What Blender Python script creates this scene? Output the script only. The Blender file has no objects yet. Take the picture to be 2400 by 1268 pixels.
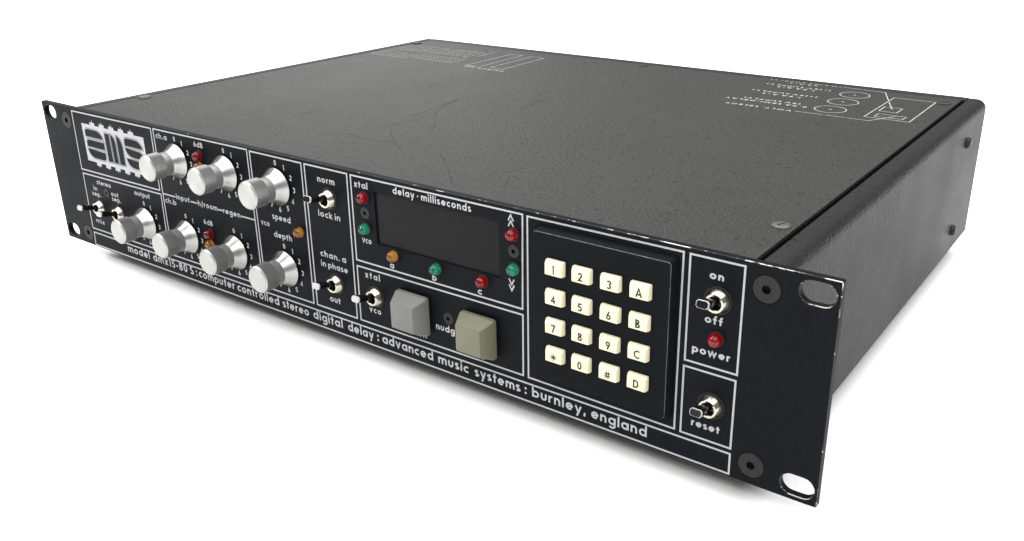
import bpy, bmesh, math, random
from mathutils import Vector, Matrix
random.seed(7)
PI = math.pi
C = bpy.context.scene.collection
MM = 0.001
GAP = 10.5                      # mm between the panel's lower edge and the white surface

# ------------------------------------------------------------------ camera
cam_d = bpy.data.cameras.new('camera'); cam = bpy.data.objects.new('camera', cam_d); C.objects.link(cam)
cam_d.sensor_width = 36.0
cam_d.lens = 2164.229 / 2400 * 36
cam_d.shift_x = (1200 - 1272.374) / 2400
cam_d.shift_y = (590.354 - 634) / 2400
cam_d.clip_start = 0.01; cam_d.clip_end = 200
right = Vector((0.81694404, 0.57667251, -0.00715913))
down = Vector((0.20695514, -0.30472493, -0.92968397))
fwd = Vector((-0.53830476, 0.75801816, -0.36828855))
M = Matrix((right, -down, -fwd)).transposed().to_4x4()
M.translation = Vector((559.7808, -272.3289, 202.9635 + GAP)) * MM
cam.matrix_world = M
bpy.context.scene.camera = cam

# ------------------------------------------------------------------ light
S = bpy.context.scene
w = bpy.data.worlds.new('World'); S.world = w; w.use_nodes = True
bg = w.node_tree.nodes['Background']
bg.inputs['Color'].default_value = (1.0, 1.0, 1.0, 1)
bg.inputs['Strength'].default_value = 0.34
S.view_settings.view_transform = 'Standard'; S.view_settings.look = 'None'
S.view_settings.exposure = 0; S.view_settings.gamma = 1
S.view_settings.use_curve_mapping = False

def area(name, loc, target, sx, sy, power, col=(1, 1, 1)):
    d = bpy.data.lights.new(name, 'AREA'); d.shape = 'RECTANGLE'; d.size = sx; d.size_y = sy
    d.energy = power; d.color = col
    o = bpy.data.objects.new(name, d); C.objects.link(o); o.location = loc
    o.rotation_euler = (Vector(target) - Vector(loc)).to_track_quat('-Z', 'Y').to_euler()
    return o
area('overhead_fill', (0.1, 0.5, 3.6), (0.1, 0.5, 0), 7.5, 7.5, 620)  # added unseen fill overhead; whitens the ground, tightens the contact shadow
area('window', (-2.7, 2.4, 1.35), (0.2, 0.15, 0.05), 2.2, 2.0, 15)
area('lamp', (-0.40, -0.55, 0.66), (0.24, 0.0, 0.05), 0.12, 0.12, 4.4, (1, 0.98, 0.95))
area('lamp', (0.74, -0.78, 0.74), (0.24, 0.0, 0.05), 0.12, 0.12, 2.2, (1, 0.98, 0.95))

# ------------------------------------------------------------------ materials
def mat(name, col, rough=0.5, metal=0.0, spec=0.5, **kw):
    m = bpy.data.materials.new(name); m.use_nodes = True
    b = m.node_tree.nodes['Principled BSDF']
    b.inputs['Base Color'].default_value = (*col, 1)
    b.inputs['Roughness'].default_value = rough
    b.inputs['Metallic'].default_value = metal
    b.inputs['Specular IOR Level'].default_value = spec
    for k, v in kw.items():
        b.inputs[k.replace('_', ' ')].default_value = v
    return m
def nodes(m):
    return m.node_tree.nodes, m.node_tree.links, m.node_tree.nodes['Principled BSDF']
def noise(m, scale, detail=3, vec_scale=None, rough=0.5):
    n, l, b = nodes(m)
    tc = n.new('ShaderNodeTexCoord'); t = n.new('ShaderNodeTexNoise')
    t.inputs['Scale'].default_value = scale; t.inputs['Detail'].default_value = detail
    t.inputs['Roughness'].default_value = rough
    if vec_scale:
        mp = n.new('ShaderNodeMapping'); mp.inputs['Scale'].default_value = vec_scale
        l.new(tc.outputs['Object'], mp.inputs['Vector']); l.new(mp.outputs['Vector'], t.inputs['Vector'])
    else:
        l.new(tc.outputs['Object'], t.inputs['Vector'])
    return t
def ramp(m, src, stops):
    n, l, b = nodes(m)
    r = n.new('ShaderNodeValToRGB'); e = r.color_ramp.elements
    while len(e) < len(stops): e.new(0.5)
    for i, (p, c) in enumerate(stops):
        e[i].position = p; e[i].color = (*c, 1) if len(c) == 3 else c
    l.new(src, r.inputs['Fac']); return r
def bump(m, src, strength, dist):
    n, l, b = nodes(m)
    bp = n.new('ShaderNodeBump'); bp.inputs['Strength'].default_value = strength
    bp.inputs['Distance'].default_value = dist
    l.new(src, bp.inputs['Height']); l.new(bp.outputs['Normal'], b.inputs['Normal']); return bp

MT = {}
# anodised panel, dust-fine mottling
m = MT['panel'] = mat('panel_black', (0.006, 0.007, 0.008), 0.5, 0, 0.05)
t = noise(m, 900, 4); r = ramp(m, t.outputs['Fac'], [(0.3, (0.0035, 0.0042, 0.0053)), (0.7, (0.0056, 0.0067, 0.0083))])
n, l, b = nodes(m)
tc = n.new('ShaderNodeTexCoord'); v = n.new('ShaderNodeTexVoronoi'); v.inputs['Scale'].default_value = 75; l.new(tc.outputs['Object'], v.inputs['Vector'])
r2 = ramp(m, v.outputs['Distance'], [(0.018, (1, 1, 1)), (0.030, (0, 0, 0))])      # sparse dust specks
sc = n.new('ShaderNodeSeparateColor'); l.new(v.outputs['Color'], sc.inputs['Color'])
gt = n.new('ShaderNodeMath'); gt.operation = 'GREATER_THAN'; gt.inputs[1].default_value = 0.55; l.new(sc.outputs['Red'], gt.inputs[0])
mu = n.new('ShaderNodeMath'); mu.operation = 'MULTIPLY'; l.new(r2.outputs['Color'], mu.inputs[0]); l.new(gt.outputs[0], mu.inputs[1])
mx = n.new('ShaderNodeMix'); mx.data_type = 'RGBA'; l.new(mu.outputs[0], mx.inputs['Factor']); l.new(r.outputs['Color'], mx.inputs['A'])
mx.inputs['B'].default_value = (0.10, 0.10, 0.095, 1); l.new(mx.outputs['Result'], b.inputs['Base Color'])
bump(m, t.outputs['Fac'], 0.15, 0.00005)
sm = noise(m, 22, 4, None, 0.6); r3 = ramp(m, sm.outputs['Fac'], [(0.3, (0.42,) * 3), (0.7, (0.58,) * 3)]); l.new(r3.outputs['Color'], b.inputs['Roughness'])
# panel edge: paint chipped to bare metal
m = MT['edge'] = mat('worn_edge', (0.012, 0.013, 0.015), 0.45, 0, 0.2)
n, l, b = nodes(m)
t = noise(m, 230, 8, (0.5, 1, 1.6), 0.72)
tc = n.new('ShaderNodeTexCoord'); sx = n.new('ShaderNodeSeparateXYZ'); l.new(tc.outputs['Object'], sx.inputs['Vector'])
mr = n.new('ShaderNodeMapRange'); mr.inputs['From Min'].default_value = 0.0; mr.inputs['From Max'].default_value = 0.4826
mr.inputs['To Min'].default_value = -0.10; mr.inputs['To Max'].default_value = 0.095; l.new(sx.outputs['X'], mr.inputs['Value'])
ad = n.new('ShaderNodeMath'); ad.operation = 'ADD'; l.new(t.outputs['Fac'], ad.inputs[0]); l.new(mr.outputs['Result'], ad.inputs[1])
ge = n.new('ShaderNodeNewGeometry'); sn = n.new('ShaderNodeSeparateXYZ'); l.new(ge.outputs['True Normal'], sn.inputs['Vector'])
mz = n.new('ShaderNodeMapRange'); mz.inputs['From Min'].default_value = 0.1; mz.inputs['From Max'].default_value = 0.6
mz.inputs['To Min'].default_value = -0.075; mz.inputs['To Max'].default_value = 0.0; l.new(sn.outputs['Z'], mz.inputs['Value'])
az = n.new('ShaderNodeMath'); az.operation = 'ADD'; l.new(ad.outputs[0], az.inputs[0]); l.new(mz.outputs['Result'], az.inputs[1])
last = az.outputs[0]
for pt, rad_ in (((0.4772, 0, 0.0757), 0.0055), ((0.4745, 0, 0.0020), 0.0055), ((0.479, 0, 0.0100), 0.003), ((0.0040, 0, 0.0770), 0.004), ((0.4815, 0, 0.0855), 0.004)):
    vd = n.new('ShaderNodeVectorMath'); vd.operation = 'DISTANCE'; vd.inputs[1].default_value = pt; l.new(tc.outputs['Object'], vd.inputs[0])
    m2 = n.new('ShaderNodeMapRange'); m2.inputs['From Min'].default_value = 0; m2.inputs['From Max'].default_value = rad_ * 1.6
    m2.inputs['To Min'].default_value = 0.12; m2.inputs['To Max'].default_value = 0; l.new(vd.outputs['Value'], m2.inputs['Value'])
    a2 = n.new('ShaderNodeMath'); a2.operation = 'ADD'; l.new(last, a2.inputs[0]); l.new(m2.outputs['Result'], a2.inputs[1]); last = a2.outputs[0]
r = ramp(m, last, [(0.59, (0, 0, 0)), (0.65, (1, 1, 1))])
mc = n.new('ShaderNodeMix'); mc.data_type = 'RGBA'
mc.inputs['A'].default_value = (0.014, 0.015, 0.017, 1); mc.inputs['B'].default_value = (0.62, 0.61, 0.58, 1)
l.new(r.outputs['Color'], mc.inputs['Factor']); l.new(mc.outputs['Result'], b.inputs['Base Color'])
l.new(r.outputs['Color'], b.inputs['Metallic'])
# leather-grain painted sheet metal
def vinyl(name, lo, hi, spec, vs, grain=1.0):
    m = mat(name, lo, 0.42, 0, spec)
    n, l, b = nodes(m)
    t = noise(m, 1300, 2, vs, 0.5)
    v = n.new('ShaderNodeTexVoronoi'); v.inputs['Scale'].default_value = 820
    mp = n.new('ShaderNodeMapping'); mp.inputs['Scale'].default_value = vs
    tc = n.new('ShaderNodeTexCoord'); l.new(tc.outputs['Object'], mp.inputs['Vector']); l.new(mp.outputs['Vector'], v.inputs['Vector'])
    ad = n.new('ShaderNodeMath'); ad.operation = 'ADD'
    l.new(t.outputs['Fac'], ad.inputs[0]); l.new(v.outputs['Distance'], ad.inputs[1])
    bump(m, ad.outputs[0], 0.80 * grain, 0.0005)
    big = noise(m, 14, 5, None, 0.6); r = ramp(m, big.outputs['Fac'], [(0.3, lo), (0.7, hi)])
    sp = noise(m, 420, 2, None, 0.5); r2 = ramp(m, sp.outputs['Fac'], [(0.29, (0.2, 0.2, 0.2)), (0.39, (1, 1, 1))])
    mx = n.new('ShaderNodeMix'); mx.data_type = 'RGBA'; mx.blend_type = 'MULTIPLY'; mx.inputs['Factor'].default_value = 1
    l.new(r.outputs['Color'], mx.inputs['A']); l.new(r2.outputs['Color'], mx.inputs['B'])
    l.new(mx.outputs['Result'], b.inputs['Base Color'])
    rr = ramp(m, big.outputs['Fac'], [(0.25, (0.36,) * 3), (0.75, (0.5,) * 3)])
    l.new(rr.outputs['Color'], b.inputs['Roughness'])
    return m
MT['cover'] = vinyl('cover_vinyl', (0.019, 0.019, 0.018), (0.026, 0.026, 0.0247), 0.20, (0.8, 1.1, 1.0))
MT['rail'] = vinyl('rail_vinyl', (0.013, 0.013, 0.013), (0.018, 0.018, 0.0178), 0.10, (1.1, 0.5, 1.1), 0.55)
MT['inner'] = mat('dark_gap', (0.006, 0.006, 0.006), 0.8, 0, 0.1)
MT['ink'] = mat('silver_ink', (0.355, 0.355, 0.368), 0.55, 0, 0.2)
MT['lidink'] = mat('worn_white_ink', (0.55, 0.55, 0.50), 0.6, 0, 0.2)
m = MT['lidink']; t = noise(m, 500, 3); r = ramp(m, t.outputs['Fac'], [(0.30, (0.10, 0.10, 0.09)), (0.42, (0.40, 0.40, 0.36))])
m.node_tree.links.new(r.outputs['Color'], nodes(m)[2].inputs['Base Color'])
MT['scuff'] = mat('scuff', (0.012, 0.012, 0.012), 0.6, 0, 0.1)
def alu(name, col, rough, aniso=0.7, axis='Y'):
    m = mat(name, col, rough, 1.0)
    n, l, b = nodes(m)
    tg = n.new('ShaderNodeTangent'); tg.direction_type = 'RADIAL'; tg.axis = axis
    l.new(tg.outputs['Tangent'], b.inputs['Tangent']); b.inputs['Anisotropic'].default_value = aniso
    t = noise(m, 260, 3, (0.3, 6.0, 0.3)); r = ramp(m, t.outputs['Fac'], [(0.3, tuple(c * 0.96 for c in col)), (0.7, col)])
    l.new(r.outputs['Color'], b.inputs['Base Color'])
    return m
MT['alu'] = alu('brushed_aluminium', (0.38, 0.38, 0.366), 0.26)
MT['grip'] = mat('knurled_aluminium', (0.225, 0.225, 0.22), 0.42, 0.6)
MT['neck'] = mat('turned_neck', (0.24, 0.24, 0.232), 0.4, 0.45)
MT['face'] = alu('turned_aluminium_face', (0.38, 0.38, 0.362), 0.40, 0.6)
MT['nickel'] = mat('nickel', (0.45, 0.425, 0.355), 0.18, 1.0)
MT['lever'] = mat('black_lever', (0.006, 0.006, 0.007), 0.2, 0, 0.2)
MT['white'] = mat('glare_tip', (0.40, 0.40, 0.41), 0.35)  # pale colour paints lamp glare on the black lever ends
MT['screw'] = mat('black_oxide', (0.020, 0.020, 0.020), 0.5, 0, 0.12)
MT['socket'] = mat('socket_dark', (0.004, 0.004, 0.004), 0.7, 0, 0.1)
MT['window'] = mat('smoked_window', (0.0105, 0.0105, 0.0115), 0.25, 0, 0.05)
MT['pad'] = mat('keypad_black', (0.0045, 0.0052, 0.0062), 0.42, 0, 0.04)
t = noise(MT['pad'], 1200, 3); bump(MT['pad'], t.outputs['Fac'], 0.2, 0.00006)
MT['cream'] = mat('cream_key', (0.66, 0.61, 0.43), 0.38, 0, 0.35)
MT['keyink'] = mat('black_key_ink', (0.012, 0.012, 0.010), 0.5, 0, 0.2)
MT['grey'] = mat('grey_button', (0.13, 0.13, 0.12), 0.45, 0, 0.35)
MT['olive'] = mat('olive_button', (0.122, 0.12, 0.078), 0.40, 0, 0.4)
for k in ('grey', 'olive'):
    t = noise(MT[k], 1500, 2); bump(MT[k], t.outputs['Fac'], 0.12, 0.00005)
MT['coverscrew'] = mat('dull_plated_screw', (0.07, 0.069, 0.058), 0.4, 0.3)
MT['darkscrew'] = mat('dark_screw', (0.014, 0.014, 0.013), 0.4, 0, 0.25)
MT['rubber'] = mat('rubber', (0.01, 0.01, 0.01), 0.8)
def lens(name, col):
    m = mat(name, col, 0.03, 0, 0.42)
    b = nodes(m)[2]
    b.inputs['Transmission Weight'].default_value = 0.80
    b.inputs['IOR'].default_value = 1.45
    return m
MT['red'] = lens('red_lens', (0.30, 0.0005, 0.004))
MT['amber'] = lens('amber_lens', (0.52, 0.22, 0.025))
MT['green'] = lens('green_lens', (0.012, 0.26, 0.135))
MT['ledback'] = mat('lamp_reflector', (0.8, 0.8, 0.8), 0.5)
MT['ground'] = mat('white_surface', (0.90, 0.90, 0.90), 0.9, 0, 0.0)

# ------------------------------------------------------------------ helpers (all sizes in mm, x right, y back, z up)
def link(name, me, parent=None):
    o = bpy.data.objects.new(name, me); C.objects.link(o)
    if parent: o.parent = parent
    return o
def finish(bm, name, ms, parent=None, loc=(0, 0, 0), smooth=None, recalc=True):
    if recalc: bmesh.ops.recalc_face_normals(bm, faces=bm.faces)
    for v in bm.verts: v.co *= MM
    me = bpy.data.meshes.new(name); bm.to_mesh(me); bm.free()
    for q in (ms if isinstance(ms, (list, tuple)) else [ms]): me.materials.append(q)
    if smooth is not None:
        me.polygons.foreach_set('use_smooth', [True] * len(me.polygons))
        me.set_sharp_from_angle(angle=math.radians(smooth))
    o = link(name, me, parent); o.location = Vector(loc) * MM
    return o
def copy_part(src, loc, parent, **kw):
    o = src.copy(); C.objects.link(o); o.parent = parent; o.location = Vector(loc) * MM
    for ch in list(src.children):
        c = ch.copy(); C.objects.link(c); c.parent = o
    return o
def lathe(bm, prof, seg=48, axis='y', cap0=True, cap1=True, rad=None):
    """prof: list of (distance along -y, radius)"""
    rings = []
    for (d, r_) in prof:
        ring = []
        for i in range(seg):
            a = 2 * PI * i / seg
            k = rad(d, i) if rad else 1.0
            if axis == 'y': ring.append(bm.verts.new((r_ * k * math.cos(a), -d, r_ * k * math.sin(a))))
            elif axis == 'z': ring.append(bm.verts.new((r_ * k * math.cos(a), r_ * k * math.sin(a), d)))
            else: ring.append(bm.verts.new((d, r_ * k * math.cos(a), r_ * k * math.sin(a))))
        rings.append(ring)
    for A, B in zip(rings, rings[1:]):
        for i in range(seg):
            bm.faces.new((A[i], A[(i + 1) % seg], B[(i + 1) % seg], B[i]))
    if cap0: bm.faces.new(rings[0])
    if cap1: bm.faces.new(rings[-1])
    return rings
def box(bm, x0, x1, y0, y1, z0, z1):
    vs = [bm.verts.new(p) for p in ((x0, y0, z0), (x1, y0, z0), (x1, y1, z0), (x0, y1, z0), (x0, y0, z1), (x1, y0, z1), (x1, y1, z1), (x0, y1, z1))]
    for f in ((0, 1, 2, 3), (4, 7, 6, 5), (0, 4, 5, 1), (1, 5, 6, 2), (2, 6, 7, 3), (3, 7, 4, 0)):
        bm.faces.new([vs[i] for i in f])
    return vs
def bevel(bm, off, seg=2, edges=None):
    bmesh.ops.bevel(bm, geom=list(edges or bm.edges), offset=off, segments=seg, profile=0.5, affect='EDGES')

# ---- stroke lettering (geometric sans) -----------------------------------
def arc(cx, cy, rx, ry, a0, a1, n=14):
    return [(cx + rx * math.cos(math.radians(a0 + (a1 - a0) * i / n)), cy + ry * math.sin(math.radians(a0 + (a1 - a0) * i / n))) for i in range(n + 1)]
def glyphs(t):
    h = t / 2; R = 0.5 - h; A = 1.48; D = -0.46; H = 1.42; hx = 0.36 + h
    o = (arc(.5, .5, R, R, 0, 360, 24)[:-1], True)
    L = lambda *p: (list(p), False)
    G = {}
    G['a'] = (1.0, [o, L((1 - h, 0), (1 - h, 1))])
    G['b'] = (1.0, [o, L((h, 0), (h, A))])
    G['c'] = (.80, [(arc(.5, .5, R, R, 52, 308, 18), False)])
    G['d'] = (1.0, [o, L((1 - h, 0), (1 - h, A))])
    G['e'] = (1.0, [(arc(.5, .5, R, R, 0, 318, 20), False), L((h, .5), (1 - h * .4, .5))])
    G['f'] = (.62, [L((.27, 0), (.27, 1.12), *arc(.27 + .26, 1.16, .26, .26, 170, 80, 6)), L((0, 1 - h), (.56, 1 - h))])
    G['g'] = (1.0, [o, L((1 - h, 1), (1 - h, -.06), *arc(.5, -.08, R, R * .82, -5, -150, 10))])
    G['h'] = (.86, [L((h, 0), (h, A)), L(*arc(.43, .56, .43 - h, .44 - h, 180, 0, 10), (.86 - h, 0))])
    G['i'] = (t, [L((h, 0), (h, 1)), L((h, 1.18), (h, 1.18 + t * 1.1))])
    G['k'] = (.80, [L((h, 0), (h, A)), L((.70, 1), (.22, .5), (.74, 0))])
    G['l'] = (t, [L((h, 0), (h, A))])
    m1 = arc(.41, .58, .41 - h, .42 - h, 180, 0, 9); m2 = arc(.41 + .82 - t, .58, .41 - h, .42 - h, 180, 0, 9)
    G['m'] = (1.64 - t, [L((h, 0), (h, 1)), L(*m1, (.82 - h, 0)), L(*m2, (1.64 - t - h, 0))])
    G['n'] = (.86, [L((h, 0), (h, 1)), L(*arc(.43, .56, .43 - h, .44 - h, 180, 0, 10), (.86 - h, 0))])
    G['o'] = (1.0, [o])
    G['p'] = (1.0, [o, L((h, D), (h, 1))])
    G['r'] = (.55, [L((h, 0), (h, 1)), L(*arc(.44, .56, .44 - h, .44 - h, 180, 72, 7))])
    G['s'] = (.66, [L(*arc(.34, .735, .24, .265 - h, 40, 240, 9), *arc(.32, .265, .26, .265 - h, 60, -150, 10))])
    G['t'] = (.56, [L((.28, 0), (.28, 1.34)), L((0, 1 - h), (.56, 1 - h))])
    G['u'] = (.84, [L((h, 1), *arc(.42, .42, .42 - h, .42 - h, 180, 360, 10), (.84 - h, 1))])
    G['v'] = (.92, [L((h * .8, 1), (.46, h * .6), (.92 - h * .8, 1))])
    G['w'] = (1.42, [L((h * .8, 1), (.40, h * .6), (.71, 1 - h * .5), (1.02, h * .6), (1.42 - h * .8, 1))])
    G['x'] = (.84, [L((h, 1), (.84 - h, 0)), L((.84 - h, 1), (h, 0))])
    G['y'] = (.92, [L((h * .8, 1), (.49, .06)), L((.92 - h * .8, 1), (.30, D))])
    G['0'] = (.84, [(arc(.42, H / 2, .42 - h, H / 2 - h, 0, 360, 24)[:-1], True)])
    G['1'] = (.42, [L((.42 - h, 0), (.42 - h, H - h * .7), (h * .6, H - .20))])
    G['2'] = (.82, [L(*arc(.41, H - .41, .41 - h, .41 - h, 165, -30, 11), (h * 1.2, h), (.82, h))])
    G['3'] = (.80, [L(*arc(.38, H - .36, .32, .36 - h, 150, -75, 10)), L(*arc(.38, .40, .38 - h + .02, .40 - h, 82, -150, 12))])
    G['4'] = (.88, [L((.62, 0), (.62, H - h), (h * .8, .42), (.88, .42))])
    G['5'] = (.80, [L((.74, H - h), (.24, H - h), (.16, .80), *arc(.38, .46, .42 - h, .46 - h, 115, -150, 14))])
    G['6'] = (.88, [(arc(.44, .44, .44 - h, .44 - h, 0, 360, 20)[:-1], True), L((h + .04, .58), (.56, H))])
    G['7'] = (.80, [L((0, H - h), (.76 - h * .6, H - h), (.24, 0))])
    G['8'] = (.84, [(arc(.42, .41, .42 - h, .41 - h, 0, 360, 20)[:-1], True), (arc(.42, H - .34, .34 - h * .6, .34 - h, 0, 360, 18)[:-1], True)])
    G['9'] = (.88, [(arc(.44, H - .44, .44 - h, .44 - h, 0, 360, 20)[:-1], True), L((.88 - h - .04, H - .58), (.32, 0))])
    G['A'] = (1.12, [L((h * .6, 0), (.56, H - h * .4), (1.12 - h * .6, 0)), L((.22, .42), (.90, .42))])
    G['B'] = (.88, [L((h, 0), (h, H)), L((h, H - h), *arc(.42, H - .36, .36 - h, .36 - h, 90, -90, 8), (h, H - .72 + h)), L((h, .71 - h), *arc(.46, .37, .42 - h, .37 - h, 90, -90, 8), (h, h))])
    G['C'] = (1.10, [L(*arc(.70, H / 2, .70 - h, .70 - h, 48, 312, 18))])
    G['D'] = (1.12, [(([(h, 0 + h), *arc(.42, H / 2, .70 - h, H / 2 - h, -90, 90, 16), (h, H - h)]), True)])
    G['E'] = (.76, [L((.76, H - h), (h, H - h), (h, h), (.76, h)), L((h, H / 2), (.70, H / 2))])
    G['I'] = (t, [L((h, 0), (h, H))])
    G['L'] = (.68, [L((h, H), (h, h), (.68, h))])
    G['M'] = (1.30, [L((h, 0), (.20, H - h), (.65, .2), (1.10, H - h), (1.30 - h, 0))])
    G['N'] = (1.05, [L((h, 0), (h, H), (1.05 - h, 0), (1.05 - h, H))])
    G['O'] = (1.40, [(arc(.70, H / 2, .70 - h, H / 2 - h, 0, 360, 26)[:-1], True)])
    G['P'] = (.82, [L((h, 0), (h, H)), L((h, H - h), *arc(.44, H - .40, .38 - h, .40 - h, 90, -90, 8), (h, H - .80 + h))])
    G['R'] = (.86, [L((h, 0), (h, H)), L((h, H - h), *arc(.44, H - .40, .38 - h, .40 - h, 90, -90, 8), (h, H - .80 + h)), L((.40, H - .80), (.86 - h, 0))])
    G['S'] = (.80, [L(*arc(.40, H - .38, .36 - h, .38 - h, 45, 235, 9), *arc(.40, .40, .40 - h, .40 - h, 55, -150, 11))])
    G['T'] = (.84, [L((.42, 0), (.42, H)), L((0, H - h), (.84, H - h))])
    G['U'] = (1.0, [L((h, H), *arc(.5, .48, .5 - h, .48 - h, 180, 360, 12), (1 - h, H))])
    G['V'] = (1.05, [L((h * .6, H), (.525, h * .5), (1.05 - h * .6, H))])
    G['Y'] = (1.0, [L((h, H), (.5, .66), (1 - h, H)), L((.5, .66), (.5, 0))])
    q = t * .62
    G['.'] = (2 * q, [L((q, 0), (q, 2 * q))]); G[','] = (2 * q, [L((q * 1.3, 2 * q), (q * .7, -q * 1.4))])
    G[':'] = (2 * q, [L((q, .0), (q, 2 * q)), L((q, 1 - 2 * q), (q, 1))])
    G['\u00b7'] = (2 * q, [L((q, .45), (q, .45 + 2 * q))])
    G['-'] = (.50, [L((0, .56), (.50, .56))]); G['+'] = (.7, [L((0, .56), (.7, .56)), L((.35, .2), (.35, .92))])
    G['/'] = (.66, [L((h, -.25), (.66 - h, A))])
    G['('] = (.36, [L(*arc(.62, .6, .5, .95, 130, 230, 8))]); G[')'] = (.36, [L(*arc(-.26, .6, .5, .95, 50, -50, 8))])
    G['*'] = (.96, [L((.48, .21), (.48, 1.21))] + [L((.48 - .46 * math.cos(a), .71 - .46 * math.sin(a)), (.48 + .46 * math.cos(a), .71 + .46 * math.sin(a))) for a in (PI / 6, -PI / 6)])
    G['#'] = (1.1, [L((.34, .2), (.46, 1.22)), L((.66, .2), (.78, 1.22)), L((.06, .52), (.98, .52)), L((.12, .90), (1.04, .90))])
    G['^'] = (.92, [L((0, .05), (.46, 1.1), (.92, .05))])
    G['_v'] = (.92, [L((0, 1.05), (.46, 0), (.92, 1.05))])
    return G
def ribbon(bm, pts, closed, w, place, k):
    """flat stroke of width w along pts; place maps (u, v, lift) to 3-D"""
    n = len(pts); P = [Vector(p) for p in pts]; Lf, Rt = [], []
    for i in range(n):
        a = P[i - 1] if (i > 0 or closed) else None
        c = P[(i + 1) % n] if (i < n - 1 or closed) else None
        d0 = (P[i] - a).normalized() if a is not None else None
        d1 = (c - P[i]).normalized() if c is not None else None
        if d0 is None: d0 = d1
        if d1 is None: d1 = d0
        n0 = Vector((-d0.y, d0.x)); n1 = Vector((-d1.y, d1.x)); m = n0 + n1
        if m.length < 1e-6: m = n0
        m.normalize(); s = min(1 / max(m.dot(n0), 0.3), 2.2)
        Lf.append(P[i] + m * (w / 2 * s)); Rt.append(P[i] - m * (w / 2 * s))
    Lf = [bm.verts.new(place(p.x, p.y, k)) for p in Lf]; Rt = [bm.verts.new(place(p.x, p.y, k)) for p in Rt]
    for i in range(n if closed else n - 1):
        j = (i + 1) % n
        try: bm.faces.new((Lf[i], Rt[i], Rt[j], Lf[j]))
        except ValueError: pass
LIFT = 0.06
def lettering(bm, s, x0, x1, base, xh, t, place, gap=0.24, space=0.62, count=[0]):
    G = glyphs(t); items = []; tot = 0; prev = None
    toks = list(s)
    for ch in toks:
        if ch == ' ': tot += space; prev = None; items.append(None); continue
        if prev: tot += gap
        items.append(ch); tot += G[ch][0]; prev = ch
    hs = (x1 - x0) / (tot * xh); x = 0; prev = None; k = 0
    for ch in items:
        if ch is None: x += space; prev = None; continue
        if prev: x += gap
        for st, closed in G[ch][1]:
            pts = [(x0 + (x + p[0]) * xh * hs, base + p[1] * xh) for p in st]
            ribbon(bm, pts, closed, t * xh * (0.5 + 0.5 * min(hs, 1.3)), place, LIFT + 0.015 * (k % 4)); k += 1
        x += G[ch][0]; prev = ch
front = lambda Y=0.0: (lambda u, v, k: (u, Y - k, v))
def orient_front(bm, d):
    for f in bm.faces:
        f.normal_update()
        if f.normal.dot(Vector(d)) < 0: f.normal_flip()

# ------------------------------------------------------------------ the surface
bm = bmesh.new(); box(bm, -14000, 14000, -9000, 19000, -40, 0)
g = finish(bm, 'ground', MT['ground']); g['kind'] = 'structure'

# ------------------------------------------------------------------ the unit
W, H = 482.6, 86.18
XL, XR, ZB, ZT, D, T = 19.94, 462.66, 2.25, 84.46, 316.8, 3.25
unit = bpy.data.objects.new('rack_unit', None); C.objects.link(unit)
unit.location = (0, 0, GAP * MM); unit.empty_display_size = 0.05
unit['label'] = 'black two-space rack unit with silver knobs, cream keypad and dark display on white surface'
unit['category'] = 'rack unit'

# ---- front panel: plate with slots, window and screw holes
SLOTS = [(8.0, 80.2), (474.9, 80.2), (7.7, 6.0), (475.0, 6.2)]
BIG = [(25.3, 77.6), (24.8, 7.6), (457.7, 77.4), (457.6, 8.0)]
SMALL = [(268.9, 67.6), (352.0, 67.6), (315.6, 28.0), (54.2, 38.1)]
WIN = (275.4, 344.6, 54.3, 78.75)
cu = bpy.data.curves.new('front_panel', 'CURVE'); cu.dimensions = '2D'; cu.fill_mode = 'BOTH'
def spline(pts):
    sp = cu.splines.new('POLY'); sp.points.add(len(pts) - 1); sp.use_cyclic_u = True
    for p, q in zip(sp.points, pts): p.co = (q[0] * MM, q[1] * MM, 0, 1)
def rrect(x0, x1, z0, z1, r, n=4):
    return [p for cx, cz, a in ((x1 - r, z0 + r, -90), (x1 - r, z1 - r, 0), (x0 + r, z1 - r, 90), (x0 + r, z0 + r, 180)) for p in arc(cx, cz, r, r, a, a + 90, n)]
spline(rrect(0, W, 0, H, 0.6, 3))
for cx, cz in SLOTS: spline(arc(cx + 2.1, cz, 4.15, 4.15, -90, 90, 12) + arc(cx - 2.1, cz, 4.15, 4.15, 90, 270, 12))
spline(rrect(*WIN, 0.4, 2))
for (cx, cz) in BIG: spline(arc(cx, cz, 5.15, 5.15, 0, 360, 32)[:-1])
for (cx, cz) in SMALL: spline(arc(cx, cz, 3.05, 3.05, 0, 360, 24)[:-1])
BV = 0.28
cu.extrude = (T / 2 - BV) * MM; cu.bevel_depth = BV * MM; cu.bevel_resolution = 1; cu.offset = -BV * MM
tmp = bpy.data.objects.new('tmp', cu); C.objects.link(tmp)
me = bpy.data.meshes.new_from_object(tmp.evaluated_get(bpy.context.evaluated_depsgraph_get()))
bpy.data.objects.remove(tmp)
me.transform(Matrix.Translation((0, T / 2 * MM, 0)) @ Matrix.Rotation(PI / 2, 4, 'X'))
me.name = 'front_panel'; me.materials.clear(); me.materials.append(MT['panel']); me.materials.append(MT['edge'])
bm = bmesh.new(); bm.from_mesh(me)
bmesh.ops.remove_doubles(bm, verts=bm.verts, dist=1e-6)
bmesh.ops.recalc_face_normals(bm, faces=bm.faces)
for f in bm.faces:
    f.normal_update(); f.smooth = False
    c = f.calc_center_median() / MM
    deep = any((c.x - x) ** 2 + (c.z - z) ** 2 < 5.6 ** 2 for x, z in BIG + SMALL) or (WIN[0] - 1 < c.x < WIN[1] + 1 and WIN[2] - 1 < c.z < WIN[3] + 1)
    f.material_index = 1 if -0.96 < f.normal.y < -0.25 and not deep else 0
bm.to_mesh(me); bm.free()
panel = link('front_panel', me, unit)

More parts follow.
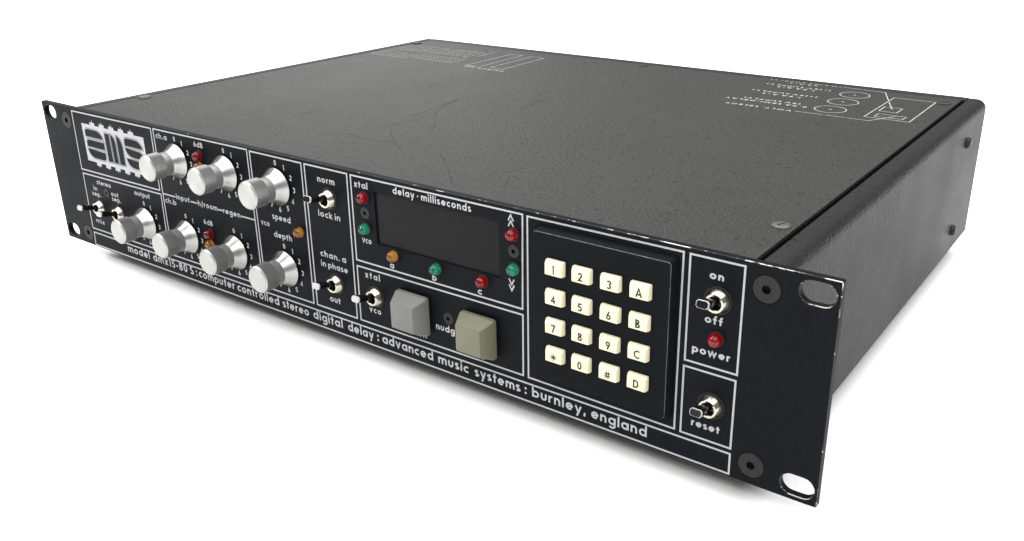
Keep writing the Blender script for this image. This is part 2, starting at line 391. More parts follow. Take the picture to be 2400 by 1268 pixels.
# ---- silver printed borders
def border(x0, x1, z0, z1, wd=0.76, corners=None):
    bm = bmesh.new()
    ribbon(bm, corners or [(x0, z0), (x1, z0), (x1, z1), (x0, z1)], True, wd, front(), LIFT)
    orient_front(bm, (0, -1, 0))
    return finish(bm, 'border_line', MT['ink'], panel, recalc=False)
border(32.6, 110.3, 49.2, 84.4, corners=[(31.8, 49.2), (109.8, 49.8), (110.5, 84.5), (32.9, 84.2)])
border(0, 0, 0, 0, corners=[(31.2, 11.9), (109.0, 12.3), (110.2, 47.6), (32.2, 46.7)])
border(0, 0, 0, 0, corners=[(111.8, 12.3), (189.6, 12.5), (190.1, 84.9), (112.7, 84.6)])
border(0, 0, 0, 0, corners=[(191.6, 12.5), (227.9, 12.6), (229.1, 84.4), (192.2, 84.5)])
border(0, 0, 0, 0, corners=[(230.4, 12.6), (258.0, 12.6), (259.3, 84.3), (231.3, 84.4)])
border(0, 0, 0, 0, corners=[(261.1, 43.4), (356.1, 43.4), (356.8, 84.2), (261.6, 84.2)])
border(0, 0, 0, 0, corners=[(260.5, 12.6), (355.9, 12.8), (356.2, 40.8), (261.0, 40.4)])
border(0, 0, 0, 0, corners=[(358.6, 12.7), (426.5, 12.3), (426.7, 84.1), (359.1, 83.9)])
border(429.3, 449.7, 42.6, 84.0)
border(429.1, 449.4, 12.1, 40.1)
border(0, 0, 0, 0, corners=[(30.8, 1.05), (449.5, 1.25), (449.4, 9.8), (31.6, 9.2)])
bm = bmesh.new()
for a, b_ in ((112.7, 123.6), (137.0, 143.0), (160.4, 163.8), (178.7, 189.6)):
    ribbon(bm, [(a, 48.4), (b_, 48.5)], False, 0.8, front(), LIFT)
orient_front(bm, (0, -1, 0)); finish(bm, 'border_line', MT['ink'], panel, recalc=False)

# ---- silver printed words
def legend(s, x0, x1, base, xh=2.15, t=0.25, gap=0.24, space=0.62):
    bm = bmesh.new(); lettering(bm, s, x0, x1, base, xh, t * 1.0, front(), gap, space)
    orient_front(bm, (0, -1, 0))
    return finish(bm, 'legend', MT['ink'], panel, recalc=False)
legend('norm', 239.4, 250.9, 77.3, 2.2, 0.27); legend('lock in', 237.8, 252.5, 60.3, 2.15, 0.25)
legend('chan. a', 236.4, 253.8, 39.9, 2.2, 0.25, 0.3); legend('in phase', 236.2, 254.4, 34.7, 2.15, 0.25)
legend('out', 240.0, 247.3, 17.0, 2.3, 0.26)
legend('xtal', 263.5, 272.0, 79.1, 2.15, 0.27); legend('vco', 265.9, 271.7, 53.1, 2.15, 0.27)
legend('delay \u00b7 milliseconds', 287.2, 330.8, 80.1, 2.25, 0.27)
for s, x in (('a', 283.6), ('b', 308.8), ('c', 334.0)): legend(s, x - 1.25, x + 1.25, 44.4, 2.1, 0.27)
legend('xtal', 265.8, 275.3, 35.8, 2.2, 0.26, 0.4); legend('vco', 266.8, 274.4, 18.6, 2.2, 0.26, 0.34)
legend('nudge', 308.2, 322.0, 21.2, 2.25, 0.27); legend('down', 289.5, 302.2, 14.5, 2.1, 0.26); legend('up', 331.0, 337.0, 14.6, 2.1, 0.26)
legend('speed', 203.7, 217.1, 52.1, 2.25, 0.25); legend('depth', 203.5, 216.6, 42.6, 2.2, 0.25); legend('vco', 194.4, 200.8, 47.3, 2.1, 0.25)
legend('ch.a', 114.4, 124.2, 79.9, 2.1, 0.24); legend('ch.b', 113.6, 123.4, 43.6, 2.1, 0.24)
legend('6dB', 147.2, 154.8, 80.1, 2.0, 0.24); legend('6dB', 146.0, 153.7, 37.7, 2.0, 0.24)
legend('input', 124.3, 136.2, 47.5, 2.1, 0.26); legend('h/room', 143.5, 159.9, 47.4, 2.15, 0.26); legend('regen', 164.3, 178.2, 47.35, 2.1, 0.26)
legend('stereo', 45.7, 60.2, 42.2, 2.0, 0.26); legend('in', 40.7, 44.8, 37.7, 2.0, 0.26); legend('sep.', 38.3, 47.8, 34.2, 2.0, 0.26)
legend('out', 59.1, 66.5, 37.4, 2.0, 0.26); legend('sep.', 59.2, 68.4, 34.4, 2.0, 0.26)
legend('output', 83.9, 98.8, 42.6, 2.05, 0.26); legend('mix', 36.7, 45.8, 16.6, 2.05, 0.24)
legend('on', 436.9, 442.4, 76.6, 2.1, 0.31); legend('off', 436.1, 443.1, 59.7, 2.1, 0.29)
legend('power', 431.9, 446.7, 46.8, 2.15, 0.29); legend('reset', 433.3, 444.7, 16.5, 2.15, 0.29)
ST = dict(xh=3.25, t=0.25)
for s, a, b_ in (('model', 66.4, 88.2), ('dmx15-80', 91.6, 123.8), ('S', 126.2, 129.6), (':', 131.6, 132.8), ('computer', 134.3, 165.2), ('controlled', 167.4, 200.9),
                 ('stereo', 203.6, 223.2), ('digital', 226.5, 247.2), ('delay', 251.0, 268.0), (':', 270.3, 271.6), ('advanced', 273.8, 305.4), ('music', 308.4, 326.1),
                 ('systems', 329.5, 354.2), (':', 356.3, 357.7), ('burnley,', 360.3, 387.0), ('england', 389.6, 415.0)):
    legend(s, a, b_, 4.25, **ST)
for dz, up in ((80.4, 1), (77.9, 1), (52.9, 0), (50.3, 0)):
    pts = [(349.7, dz), (351.0, dz + 2.5), (352.3, dz)] if up else [(349.5, dz + 2.5), (350.8, dz), (352.1, dz + 2.5)]
    bm = bmesh.new(); ribbon(bm, pts, False, 0.62, front(), LIFT)
    orient_front(bm, (0, -1, 0)); finish(bm, 'arrow_mark', MT['ink'], panel, recalc=False)

# ---- silver badge: notched plate with black rounded letters
def poly(bm, pts, k, mi):
    vs = [bm.verts.new((p[0], -k, p[1])) for p in pts]
    r_ = bmesh.ops.triangle_fill(bm, use_beauty=True, edges=[bm.edges.new((vs[i], vs[(i + 1) % len(vs)])) for i in range(len(vs))])
    for f in r_['geom']:
        if isinstance(f, bmesh.types.BMFace): f.material_index = mi
def inset(pts, d):
    n = len(pts); P = [Vector(p) for p in pts]; area_ = sum(P[i].x * P[(i + 1) % n].y - P[(i + 1) % n].x * P[i].y for i in range(n))
    sg = 1 if area_ > 0 else -1; out = []
    for i in range(n):
        d0 = (P[i] - P[i - 1]).normalized(); d1 = (P[(i + 1) % n] - P[i]).normalized()
        n0 = Vector((-d0.y, d0.x)); n1 = Vector((-d1.y, d1.x)); mm = (n0 + n1).normalized()
        out.append(tuple(P[i] + mm * (sg * d / max(mm.dot(n0), 0.45))))
    return out
def shape(cs):
    """corner list (x, z, radius) -> polygon with rounded corners"""
    out = []; n = len(cs)
    for i in range(n):
        p = Vector(cs[i][:2]); r_ = cs[i][2]; a = Vector(cs[i - 1][:2]); b_ = Vector(cs[(i + 1) % n][:2])
        if r_ == 0: out.append(tuple(p)); continue
        rx = min(r_, (a - p).length * 0.95); ry = min(r_, (b_ - p).length * 0.95)
        s0 = p + (a - p).normalized() * rx; s1 = p + (b_ - p).normalized() * ry
        for j in range(9):
            q = j / 8; c = 0.56
            # circular-ish cubic
            h0 = s0 + (p - s0) * c; h1 = s1 + (p - s1) * c
            v = s0 * (1 - q) ** 3 + h0 * 3 * q * (1 - q) ** 2 + h1 * 3 * q * q * (1 - q) + s1 * q ** 3
            out.append(tuple(v))
    return out
bm = bmesh.new()
out = [(41.2, 56.0)]
for i in range(5):
    x = 50.0 + 9.5 * i
    out += [(x, 56.0), (x, 54.2), (x + 2.15, 54.2), (x + 2.25, 53.2), (x + 2.55, 53.2), (x + 2.65, 54.2), (x + 4.8, 54.2), (x + 4.8, 56.0)]
out += [(102.2, 56.0), (102.2, 78.2)]
for i in range(4, -1, -1):
    x = 50.0 + 9.5 * i
    out += [(x + 5, 78.2), (x + 5, 79.8), (x + 2.9, 79.8), (x + 2.75, 81.2), (x + 2.45, 81.2), (x + 2.3, 79.8), (x, 79.8), (x, 78.2)]
out += [(41.2, 78.2)]
poly(bm, out, 0.06, 0)
LET = [[(43.0, 70.2, 0.6), (43.0, 76.1, 3.0), (62.0, 76.1, 7.5), (62.0, 70.2, 0)],
       [(43.2, 64.2, 0), (43.2, 69.8, 2.6), (62.4, 69.8, 0), (62.4, 64.2, 0)],
       [(43.2, 63.8, 0), (62.2, 63.8, 0), (62.2, 57.8, 3.2), (43.2, 57.8, 7.5)],
       [(63.0, 58.1, 0), (63.0, 75.9, 0), (69.0, 75.9, 0), (69.0, 58.1, 0)],
       [(69.0, 58.1, 0), (69.0, 75.9, 0), (74.4, 75.9, 6.0), (74.4, 58.1, 0)],
       [(74.6, 58.1, 0), (74.6, 76.0, 0), (81.0, 76.0, 7.0), (81.0, 58.1, 0)],
       [(82.3, 70.2, 0), (82.3, 76.1, 3.0), (100.4, 76.1, 7.5), (100.4, 70.2, 0)],
       [(82.3, 69.8, 0), (100.4, 69.8, 5.0), (100.4, 64.2, 0), (82.3, 64.2, 7.0)],
       [(82.3, 63.8, 0), (100.8, 63.8, 0), (100.8, 57.9, 3.2), (82.3, 57.9, 7.5)]]
for L_ in LET:
    p = shape(L_)
    poly(bm, p, 0.09, 1); poly(bm, inset(p, 0.28), 0.12, 0); poly(bm, inset(p, 0.66), 0.15, 1)
orient_front(bm, (0, -1, 0))
finish(bm, 'badge', [MT['ink'], MT['panel']], panel, recalc=False)

# ---- recessed display window
bm = bmesh.new(); box(bm, WIN[0] - 2, WIN[1] + 2, 1.0, 2.6, WIN[2] - 2, WIN[3] + 2)
win = finish(bm, 'display_window', MT['window'], unit)
win.data.polygons.foreach_set('use_smooth', [False] * len(win.data.polygons))
# window sits in the plate's opening only (hidden rim behind the plate removed)
for v in win.data.vertices:
    v.co.x = min(max(v.co.x, (WIN[0] + 0.02) * MM), (WIN[1] - 0.02) * MM)
    v.co.z = min(max(v.co.z, (WIN[2] + 0.02) * MM), (WIN[3] - 0.02) * MM)

# ---- hex socket screws
def hex_screw(name, r_, hx, proud, depth):
    bm = bmesh.new(); seg = 36
    rim = lathe(bm, [(-1.6, r_), (proud - 0.2, r_), (proud, r_ - 0.2)], seg, cap0=False, cap1=False)[-1]
    hexv = [bm.verts.new((hx * math.cos(PI * i / 3 + 0.3), -proud, hx * math.sin(PI * i / 3 + 0.3))) for i in range(6)]
    e = [bm.edges.get((rim[i], rim[(i + 1) % seg])) for i in range(seg)] + [bm.edges.new((hexv[i], hexv[(i + 1) % 6])) for i in range(6)]
    bmesh.ops.triangle_fill(bm, use_beauty=True, edges=e)
    low = [bm.verts.new((v.co.x * 0.95, depth - proud, v.co.z * 0.95)) for v in hexv]
    for i in range(6):
        f = bm.faces.new((hexv[i], hexv[(i + 1) % 6], low[(i + 1) % 6], low[i])); f.material_index = 1
    f = bm.faces.new(low); f.material_index = 1
    bmesh.ops.recalc_face_normals(bm, faces=bm.faces)
    return finish(bm, name, [MT['screw'], MT['socket']], unit, recalc=False)
src = hex_screw('panel_bolt', 5.0, 1.75, 0.15, 1.5)
for i, (x, z) in enumerate(BIG):
    o = src if i == 0 else copy_part(src, (0, 0, 0), unit)
    o.location = Vector((x, 0, z)) * MM; o.rotation_euler.y = (0.2, 0.7, 0.1, 0.5)[i]
src = hex_screw('hex_screw', 2.9, 1.0, 0.2, 1.3)
for i, (x, z) in enumerate(SMALL):
    o = src if i == 0 else copy_part(src, (0, 0, 0), unit)
    o.location = Vector((x, 0, z)) * MM; o.rotation_euler.y = 0.37 * i

# ---- knobs
def make_knob():
    bm = bmesh.new()
    lathe(bm, [(0.5, 8.9), (0.5, 9.25), (0.7, 9.4), (1.0, 9.38), (2.2, 8.5), (4.0, 7.35), (6.0, 6.35), (6.25, 6.2), (10.6, 6.2)], 72, cap0=True, cap1=True)
    for f in bm.faces:
        if f.calc_center_median().y < -6.2: f.material_index = 1
    k = finish(bm, 'knob', [MT['alu'], MT['neck']], unit, smooth=28)
    bm = bmesh.new(); N = 72; seg = N * 2
    def rad(d, i): return 1.0 if (d < 10.5 or d > 17.45) else (1.0 if i % 2 else 0.966)
    lathe(bm, [(10.2, 6.4), (10.45, 6.85), (10.6, 6.95), (17.4, 6.95), (17.5, 6.9)], seg, rad=rad, cap1=False)
    finish(bm, 'grip', MT['grip'], k)
    bm = bmesh.new()
    lathe(bm, [(17.5, 6.88), (18.1, 6.25), (18.2, 6.1), (18.16, 3.0), (18.15, 0.4)], 72, cap0=False)
    finish(bm, 'grip_face', MT['face'], k, smooth=20)
    # pointer: a dark engraved line down the skirt
    bm = bmesh.new(); prof = [(1.25, 9.21), (2.2, 8.52), (4.0, 7.37), (5.0, 6.87)]
    a, b_ = [], []
    for d, r_ in prof:
        a.append(bm.verts.new((-0.26, -d - 0.03, r_ + 0.03))); b_.append(bm.verts.new((0.26, -d - 0.03, r_ + 0.03)))
    for i in range(len(prof) - 1): bm.faces.new((a[i], b_[i], b_[i + 1], a[i + 1]))
    orient_front(bm, (0, -1, 1)); finish(bm, 'pointer_line', MT['keyink'], k, recalc=False)
    return k
knob = make_knob()
KN = [(130.7, 69.8, -0.10), (171.3, 69.8, 0.0), (210.4, 69.8, 0.02), (91.6, 27.0, 0.05), (130.2, 27.1, -0.02), (171.0, 27.1, 0.0), (210.0, 27.1, -0.03)]
for i, (x, z, a) in enumerate(KN):
    o = knob if i == 0 else copy_part(knob, (0, 0, 0), unit)
    o.location = Vector((x, 0, z)) * MM; o.rotation_euler.y = a
    bm = bmesh.new()
    for k in range(10):
        s = str(k); an = math.radians(90 - 30 * k); cx = x + 11.75 * math.cos(an); cz = z + 11.75 * math.sin(an)
        wd = {'1': 0.8}.get(s, 1.6) if k < 10 else 2.6
        lettering(bm, s, cx - wd / 2, cx + wd / 2, cz - 1.35, 1.9, 0.27, front(), 0.24)
    orient_front(bm, (0, -1, 0)); finish(bm, 'legend', MT['ink'], panel, recalc=False)

# ---- toggle switches
def make_switch(tip):
    bm = bmesh.new()
    lathe(bm, [(0.06, 4.7), (0.9, 4.7), (1.1, 4.62), (3.1, 3.62), (3.3, 3.45), (3.3, 2.75), (3.1, 2.6), (0.4, 2.5)], 48, cap0=False, cap1=False)
    s = finish(bm, 'toggle_switch', MT['nickel'], unit, smooth=30)
    bm = bmesh.new(); lathe(bm, [(0.05, 5.3), (0.35, 5.2), (0.35, 4.4)], 48, cap0=True, cap1=True); finish(bm, 'washer', MT['screw'], s, smooth=30)
    bm = bmesh.new(); lathe(bm, [(0.41, 2.55), (0.9, 1.9), (1.6, 0.3)], 24); finish(bm, 'ball', MT['lever'], s, smooth=40)
    # flat bat lever, thin at the root and wide at the end
    bm = bmesh.new(); rings = []
    for d, hx, hz in ((1.0, 1.1, 1.0), (4.5, 1.35, 1.15), (8.0, 1.95, 1.35), (11.0, 2.3, 1.45), (12.6, 2.4, 1.45)):
        c = 0.45 * hz
        rings.append([bm.verts.new((px, -d, pz)) for px, pz in ((-hx + c, -hz), (hx - c, -hz), (hx, -hz + c), (hx, hz - c), (hx - c, hz), (-hx + c, hz), (-hx, hz - c), (-hx, -hz + c))])
    for A_, B_ in zip(rings, rings[1:]):
        for i in range(8): bm.faces.new((A_[i], A_[(i + 1) % 8], B_[(i + 1) % 8], B_[i]))
    bm.faces.new(rings[0]); bm.faces.new(rings[-1])
    lv = finish(bm, 'lever', MT['lever'], s, smooth=30); 
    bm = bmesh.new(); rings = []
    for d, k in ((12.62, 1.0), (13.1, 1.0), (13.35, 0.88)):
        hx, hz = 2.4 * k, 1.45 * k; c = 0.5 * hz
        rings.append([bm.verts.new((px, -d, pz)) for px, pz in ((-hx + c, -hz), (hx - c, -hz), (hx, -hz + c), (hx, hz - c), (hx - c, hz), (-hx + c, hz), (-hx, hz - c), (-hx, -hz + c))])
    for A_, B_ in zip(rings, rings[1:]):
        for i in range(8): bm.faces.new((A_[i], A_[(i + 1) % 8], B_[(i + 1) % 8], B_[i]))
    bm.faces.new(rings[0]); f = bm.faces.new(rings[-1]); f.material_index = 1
    tp = finish(bm, 'lever_tip', [MT['white'], MT['white'] if tip else MT['lever']], s)  # rims painted as edge highlights; pale end faces painted as glare
    for o in (lv, tp): o.rotation_euler.x = -math.radians(15)
    return s
glare_tip = make_switch(True); glare_tip['label'] = 'toggle switch with glare painted on lever tip'; black_tip = make_switch(False)
u = [0, 0]
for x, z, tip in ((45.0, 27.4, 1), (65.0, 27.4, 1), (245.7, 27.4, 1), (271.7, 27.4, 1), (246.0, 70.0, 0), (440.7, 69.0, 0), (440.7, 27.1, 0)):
    src = glare_tip if tip else black_tip
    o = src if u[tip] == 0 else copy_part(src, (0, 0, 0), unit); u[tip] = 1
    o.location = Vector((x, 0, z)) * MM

# ---- indicator lamps
def make_lamp(kind):
    bm = bmesh.new()
    lathe(bm, [(0.08, 2.5), (1.9, 2.5)] + [(1.9 + 2.45 * math.sin(math.radians(a)), 2.5 * math.cos(math.radians(a))) for a in range(8, 89, 8)], 40)
    o = finish(bm, 'indicator_lamp', MT[kind], unit, smooth=75)
    bm = bmesh.new(); lathe(bm, [(0.05, 2.95), (0.75, 2.85), (0.75, 2.53), (0.1, 2.53)], 32, cap0=False, cap1=False); finish(bm, 'collar', MT['screw'], o, smooth=30)
    bm = bmesh.new(); lathe(bm, [(0.12, 2.2), (0.2, 2.2), (0.3, 1.9), (0.25, 0.9), (0.6, 0.5), (0.7, 0.2)], 24); finish(bm, 'reflector', MT['ledback'], o)
    o['label'] = {'red': 'red', 'green': 'green', 'amber': 'amber'}[kind] + ' domed indicator lamp'
    return o
LM = {'red': [(151.3, 75.9), (151.2, 33.3), (269.5, 75.1), (336.2, 51.0), (352.4, 75.1), (441.2, 54.4)],
      'amber': [(151.2, 70.1), (151.0, 27.4), (224.0, 49.4), (285.8, 51.0)],
      'green': [(269.2, 60.4), (310.8, 50.6), (352.6, 60.3)]}
for k, pts in LM.items():
    src = make_lamp(k)
    for i, (x, z) in enumerate(pts):
        o = src if i == 0 else copy_part(src, (0, 0, 0), unit)
        o.location = Vector((x, 0, z)) * MM

# ---- nudge buttons
def make_button(kind, x, z):
    bm = bmesh.new(); b0, b1 = 9.3, 6.45
    def ring(d, h1, h2, r_):
        return [bm.verts.new((p[0], -d, p[1])) for p in rrect(-h1, h1, -h2, h2, r_, 4)]
    rings = [ring(1.6, b0, b0, 1.3), ring(3.2, b0 - 0.05, b0 - 0.05, 1.3), ring(9.15, b1 + 0.18, b1 - 0.17, 0.55), ring(9.4, b1 + 0.05, b1 - 0.3, 0.5), ring(9.5, b1 - 0.18, b1 - 0.53, 0.4)]
    for A_, B_ in zip(rings, rings[1:]):
        n_ = len(A_)
        for i in range(n_): bm.faces.new((A_[i], A_[(i + 1) % n_], B_[(i + 1) % n_], B_[i]))
    bm.faces.new(rings[0]); bm.faces.new(rings[-1])
    o = finish(bm, 'push_button', MT[kind], unit, (x, 0, z), smooth=22)
    bm = bmesh.new(); box(bm, -3, 3, -1.6, -0.05, -3, 3); finish(bm, 'stem', MT['screw'], o)
    return o
o = make_button('grey', 296.7, 26.8); o['label'] = 'grey wedge-sided push button, left of the two'
o = make_button('olive', 334.1, 26.3); o['label'] = 'olive-tinged push button, right of the two'

# ---- keypad
bm = bmesh.new()
def rr_ring(y, x0, x1, z0, z1, r_): return [bm.verts.new((p[0], y, p[1])) for p in rrect(x0, x1, z0, z1, r_, 5)]
rings = [rr_ring(-0.05, 363.2, 425.3, 15.8, 81.9, 2.2), rr_ring(-1.0, 363.3, 425.2, 15.9, 81.8, 2.2), rr_ring(-3.75, 364.6, 424.1, 17.6, 80.6, 1.3), rr_ring(-4.0, 364.8, 423.9, 17.8, 80.4, 1.2)]
for A_, B_ in zip(rings, rings[1:]):
    n_ = len(A_)
    for i in range(n_):
        f = bm.faces.new((A_[i], A_[(i + 1) % n_], B_[(i + 1) % n_], B_[i]))
        if A_ is rings[2]: f.material_index = 1
bm.faces.new(rings[0]); bm.faces.new(rings[-1])
m = MT['padedge'] = mat('keypad_pale_edge', (0.05, 0.05, 0.052), 0.4, 0, 0.4)  # front edge band, mottled paler than the housing
t = noise(m, 260, 5, None, 0.7); r = ramp(m, t.outputs['Fac'], [(0.38, (0.014, 0.015, 0.016)), (0.66, (0.10, 0.10, 0.10))])
m.node_tree.links.new(r.outputs['Color'], nodes(m)[2].inputs['Base Color'])
finish(bm, 'keypad', [MT['pad'], MT['padedge']], unit, smooth=25)
def key_mesh():
    bm = bmesh.new()
    def ring(y, x0, x1, z0, z1, r_): return [bm.verts.new((p[0], y, p[1])) for p in rrect(x0, x1, z0, z1, r_, 3)]
    rings = [ring(0.3, -4.25, 4.2, -2.5, 3.75, 0.5), ring(-1.1, -4.2, 4.15, -2.4, 3.7, 0.4), ring(-2.2, -3.9, 3.7, -2.2, 2.55, 0.25), ring(-2.3, -3.8, 3.58, -2.08, 2.42, 0.2)]
    for A_, B_ in zip(rings, rings[1:]):
        n_ = len(A_)
        for i in range(n_): bm.faces.new((A_[i], A_[(i + 1) % n_], B_[(i + 1) % n_], B_[i]))
    bm.faces.new(rings[0]); bm.faces.new(rings[-1]); return bm
src = finish(key_mesh(), 'key', MT['cream'], unit, smooth=25)
KX = (375.3, 387.6, 400.2, 412.65); KZ = (67.0, 54.6, 42.2, 29.75)
first = True
for r_, row in enumerate(('123A', '456B', '789C', '*0#D')):
    for c, ch in enumerate(row):
        if first: o = src; first = False
        else: o = src.copy(); C.objects.link(o); o.parent = unit
        o.location = Vector((KX[c] + 0.2 + random.uniform(-.06, .06), -4.0, KZ[r_] + random.uniform(-.06, .06))) * MM
        o.rotation_euler.y = random.uniform(-0.012, 0.012)
        bm = bmesh.new(); wd = {'1': 0.85, '*': 3.0, '#': 3.1, 'A': 2.6, 'B': 2.0, 'C': 2.4, 'D': 2.3}.get(ch, 2.0)
        big = ch in '*#'; lettering(bm, ch, -wd / 2, wd / 2, -1.9 if big else -1.42, 2.9 if big else 2.4, 0.15 if big else (0.25 if ch not in 'ABD' else 0.27), front(-2.3))
        orient_front(bm, (0, -1, 0)); finish(bm, 'legend', MT['keyink'], o, recalc=False)

# ------------------------------------------------------------------ case
LX0, LX1, LY0, LY1 = 32.8, 450.4, T + 0.4, 308.2
bm = bmesh.new(); box(bm, LX0, LX1, LY0, LY1, ZT - 1.5, ZT)
bevel(bm, 0.35, 2, [e for e in bm.edges if all(v.co.z > ZT - 0.5 for v in e.verts)])
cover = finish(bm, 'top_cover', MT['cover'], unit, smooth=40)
def rail(sign):
    # profile in x (outward) and z; outer top corner rounded
    bm = bmesh.new(); prof = []
    inner, outer = (452.6, XR) if sign > 0 else (30.8, XL)
    r_ = 5.5; zt = ZT - 0.25
    prof = [(inner, zt - 12), (inner, zt - 0.4), (inner + 0.4 * sign, zt)]
    prof += [(outer - sign * r_ + sign * r_ * math.sin(a), zt - r_ + r_ * math.cos(a)) for a in [PI / 2 * i / 8 for i in range(9)]]
    prof += [(outer, ZB + 0.8), (outer - sign * 0.8, ZB), (inner, ZB), (inner, zt - 12.01)][:3]
    prof = prof + [(inner, ZB)] if prof[-1] != (inner, ZB) else prof
    A_ = [bm.verts.new((p[0], T + 0.1, p[1])) for p in prof]; B_ = [bm.verts.new((p[0], D - 0.4, p[1])) for p in prof]
    n_ = len(prof)
    for i in range(n_): bm.faces.new((A_[i], A_[(i + 1) % n_], B_[(i + 1) % n_], B_[i]))
    bm.faces.new(A_); bm.faces.new(B_)
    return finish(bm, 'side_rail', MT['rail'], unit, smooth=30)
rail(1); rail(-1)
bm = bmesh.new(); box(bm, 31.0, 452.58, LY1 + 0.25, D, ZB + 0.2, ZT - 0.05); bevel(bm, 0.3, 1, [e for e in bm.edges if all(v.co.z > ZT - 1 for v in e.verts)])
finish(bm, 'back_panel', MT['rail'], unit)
bm = bmesh.new(); box(bm, 31.0, 452.4, T + 0.2, LY1, ZT - 8.0, ZT - 3.4); finish(bm, 'inner_frame', MT['inner'], unit)
bm = bmesh.new(); box(bm, 31.0, 452.4, T + 0.2, LY1, ZB, ZB + 1.5); finish(bm, 'base_plate', MT['rail'], unit)
for x in (50, 430):
    for y in (40, 280):
        bm = bmesh.new(); lathe(bm, [(-GAP, 6.6), (-GAP + 0.8, 7.2), (ZB, 7.6)], 32, 'z'); o = finish(bm, 'rubber_foot', MT['rubber'], unit, (x, y, 0), smooth=30)
# cover screws: slotted pan heads
def slotted(name, ms, rad_, hgt, axis_rot, at, ang, sl=0.55):
    bm = bmesh.new(); seg = 32
    prof = [(-0.3, rad_), (hgt * 0.35, rad_), (hgt * 0.8, rad_ * 0.9), (hgt, rad_ * 0.7)]
    rings = []
    for d, r_ in prof:
        rings.append([bm.verts.new((r_ * math.cos(2 * PI * i / seg), r_ * math.sin(2 * PI * i / seg), d)) for i in range(seg)])
    for A_, B_ in zip(rings, rings[1:]):
        for i in range(seg): bm.faces.new((A_[i], A_[(i + 1) % seg], B_[(i + 1) % seg], B_[i]))
    top = rings[-1]; hl = rad_ * 0.62; q = sl * 0.5
    sv = [bm.verts.new(p) for p in ((-hl, -q, hgt), (hl, -q, hgt), (hl, q, hgt), (-hl, q, hgt))]
    e = [bm.edges.get((top[i], top[(i + 1) % seg])) for i in range(seg)] + [bm.edges.new((sv[i], sv[(i + 1) % 4])) for i in range(4)]
    bmesh.ops.triangle_fill(bm, use_beauty=True, edges=e)
    lo = [bm.verts.new((v.co.x, v.co.y, hgt * 0.35)) for v in sv]
    for i in range(4):
        f = bm.faces.new((sv[i], sv[(i + 1) % 4], lo[(i + 1) % 4], lo[i])); f.material_index = 1
    f = bm.faces.new(lo); f.material_index = 1
    bmesh.ops.recalc_face_normals(bm, faces=bm.faces)
    o = finish(bm, name, [ms, MT['socket']], unit, recalc=False, smooth=40)
    o.location = Vector(at) * MM
    o.rotation_euler = (0, axis_rot, ang)
    return o
for (x, y, kind, ang) in ((445.0, 43.0, 'coverscrew', 1.2), (444.4, 291.6, 'darkscrew', 0.4), (36.6, 44.3, 'coverscrew', 0.2), (35.6, 291.0, 'darkscrew', 1.0), (239.0, 304.0, 'darkscrew', 0.8)):
    o = slotted('cover_screw', MT[kind], 3.7, 0.9, 0, (x, y, ZT), ang)
for y, z in ((276.0, 67.4), (273.5, 16.0)):
    o = slotted('side_screw', MT['darkscrew'], 3.1, 2.2, PI / 2, (XR, y, z), 0)

# ---- white printing on the cover (reads from the back)
toplane = lambda u, v, k: (u, v, ZT + k)
def lid_lines(lines, wd=0.5):
    bm = bmesh.new()
    for i, (pts, closed) in enumerate(lines): ribbon(bm, pts, closed, wd, toplane, LIFT + 0.012 * (i % 4))
    orient_front(bm, (0, 0, 1)); return finish(bm, 'printed_diagram', MT['lidink'], cover, recalc=False)
def lid_word(s, xr, xl, y, xh=2.0):
    place = lambda u, v, k: (-u, -v, ZT + k)        # turned half round
    bm = bmesh.new(); lettering(bm, s, -xr, -xl, -y, xh, 0.28, place, 0.34)
    orient_front(bm, (0, 0, 1)); return finish(bm, 'legend', MT['lidink'], cover, recalc=False)
circ = lambda x, y, r_: (arc(x, y, r_, r_, 0, 360, 40)[:-1], True)
lid_lines([([(416.0, 234.4), (416.0, 292.2), (439.6, 292.2), (440.0, 234.6)], True), ([(418.6, 252.6), (418.6, 264.6), (428.4, 264.8), (428.4, 252.4)], True),
           ([(420.4, 238.5), (420.6, 245.5), (435.7, 245.0), (435.4, 238.5)], True),
           ([(380.0, 226.3), (421.0, 226.0), (429.8, 242.6)], False), ([(380.4, 306.3), (407.2, 304.4), (423.4, 261.0)], False),
           circ(394.3, 286.6, 8.7), circ(394.6, 264.2, 8.7), circ(394.9, 241.4, 8.7), circ(394.3, 286.6, 0.55), circ(394.6, 264.2, 0.55), circ(394.9, 241.4, 0.55),
           ([(428.8, 242.4), (430.8, 242.9)], False), ([(422.4, 261), (424.4, 261)], False)], 0.55)
for s, a, b_, y in (('VOLT. SELECT', 378.2, 338.4, 227.0), ('0.2A SEMI-DELAY', 382.2, 332.0, 240.4), ('(5V SUPPLY)', 376.0, 341.4, 246.4), ('1.5A A-S', 370.2, 345.5, 263.2), ('(+15V SUPPLY)', 377.6, 336.5, 269.6),
                    ('1.5A A-S', 370.0, 345.4, 287.0), ('(-15V SUPPLY)', 377.9, 336.5, 292.4)):
    lid_word(s, a, b_, y)
lid_word('2A A-S', 366.5, 347.9, 301.6, 1.5); lid_word('(MAINS SUPPLY)', 379.6, 333.2, 306.6, 1.3)
lid_lines([([(132.6, 236.5), (132.2, 290.3), (142.9, 290.4), (144.0, 237.6)], True), ([(152.6, 239.2), (151.4, 290.3), (163.4, 289.6), (164.2, 238.0)], True),
           ([(41.5, 258.0), (39.8, 235.0), (73.9, 234.8), (74.4, 239.0), (115.9, 237.8), (116.1, 256.0)], False), ([(40.1, 262.0), (44.0, 281.0), (78, 283.4)], False), ([(84, 284), (110, 285)], False),
           ([(116.6, 268.0), (117.2, 289.3)], False), ([(44.0, 262.0), (112.0, 263.5)], False)], 0.5)
rows = []
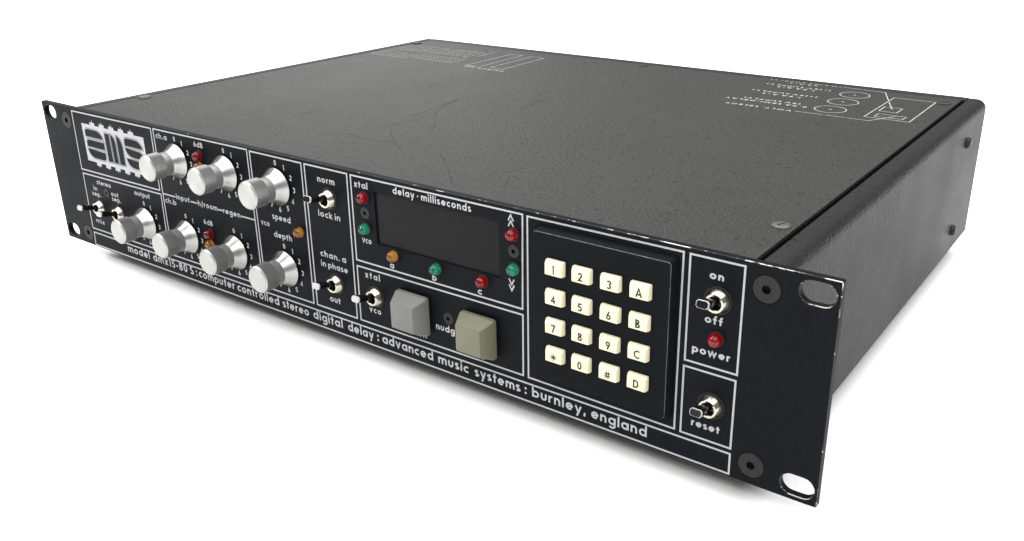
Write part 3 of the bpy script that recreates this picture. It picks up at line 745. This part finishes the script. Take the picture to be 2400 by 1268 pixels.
for y, xa, xb in ((239.5, 44, 70), (244.0, 46, 112), (249.0, 50, 112), (254.0, 76, 112), (267.0, 46, 112), (271.5, 48, 112), (276.0, 52, 114), (281.0, 74, 114)):
    x = xa
    while x < xb:
        d = random.uniform(1.2, 3.6); rows.append(([(x, y + random.uniform(-.3, .3)), (min(x + d, xb), y + random.uniform(-.3, .3))], False)); x += d + random.uniform(0.6, 1.6)
lid_lines(rows, 0.55)
lid_word('REMOTE', 142.6, 133.8, 234.6, 2.0); lid_word('PORTS', 169.2, 146.8, 233.8, 2.0)
# dark scuffs on the cover
def scuff(pts, wd=0.35):
    P = [Vector(p) for p in pts]; out = []
    for a, b_ in zip(P, P[1:]):
        n_ = max(3, int((b_ - a).length / 2.2))
        out += [tuple(a.lerp(b_, i / n_) + Vector((random.uniform(-.25, .25), random.uniform(-.25, .25)))) for i in range(n_)]
    out.append(tuple(P[-1])); bm = bmesh.new()
    i = 0
    while i < len(out) - 1:
        j = min(len(out), i + random.randint(3, 7)); seg = out[i:j]
        if len(seg) > 1: ribbon(bm, seg, False, wd * random.uniform(0.5, 1.2), toplane, 0.04)
        i = j - (1 if random.random() < 0.7 else 0)
    orient_front(bm, (0, 0, 1)); return finish(bm, 'scuff_mark', MT['scuff'], cover, recalc=False)
for p in ([(200.7, 146.5), (208.4, 120), (222.0, 101.0), (234, 88), (238.0, 80.6)], [(209.4, 67.9), (219.9, 97.9)], [(213, 84), (214.6, 76), (220.1, 68.7), (236.9, 53.1), (255.2, 40.7)],
          [(273.1, 47.5), (286.2, 36.3)], [(290, 33), (304.3, 19.0), (311.4, 12.2)], [(205.1, 52.0), (220.1, 47.7), (233.5, 48.0), (239.6, 52.0)],
          [(231.4, 185.4), (246.3, 210.3)], [(239.8, 182.5), (246.3, 176.4), (246.5, 147.5)], [(152.4, 61.8), (152.8, 85.7)], [(318, 40.2), (319.5, 50.4)], [(208.5, 97.2), (201.5, 145.0)],
          [(160, 168), (166, 160)], [(195, 41), (204, 50)], [(330, 24), (322, 38)]):
    scuff(p)
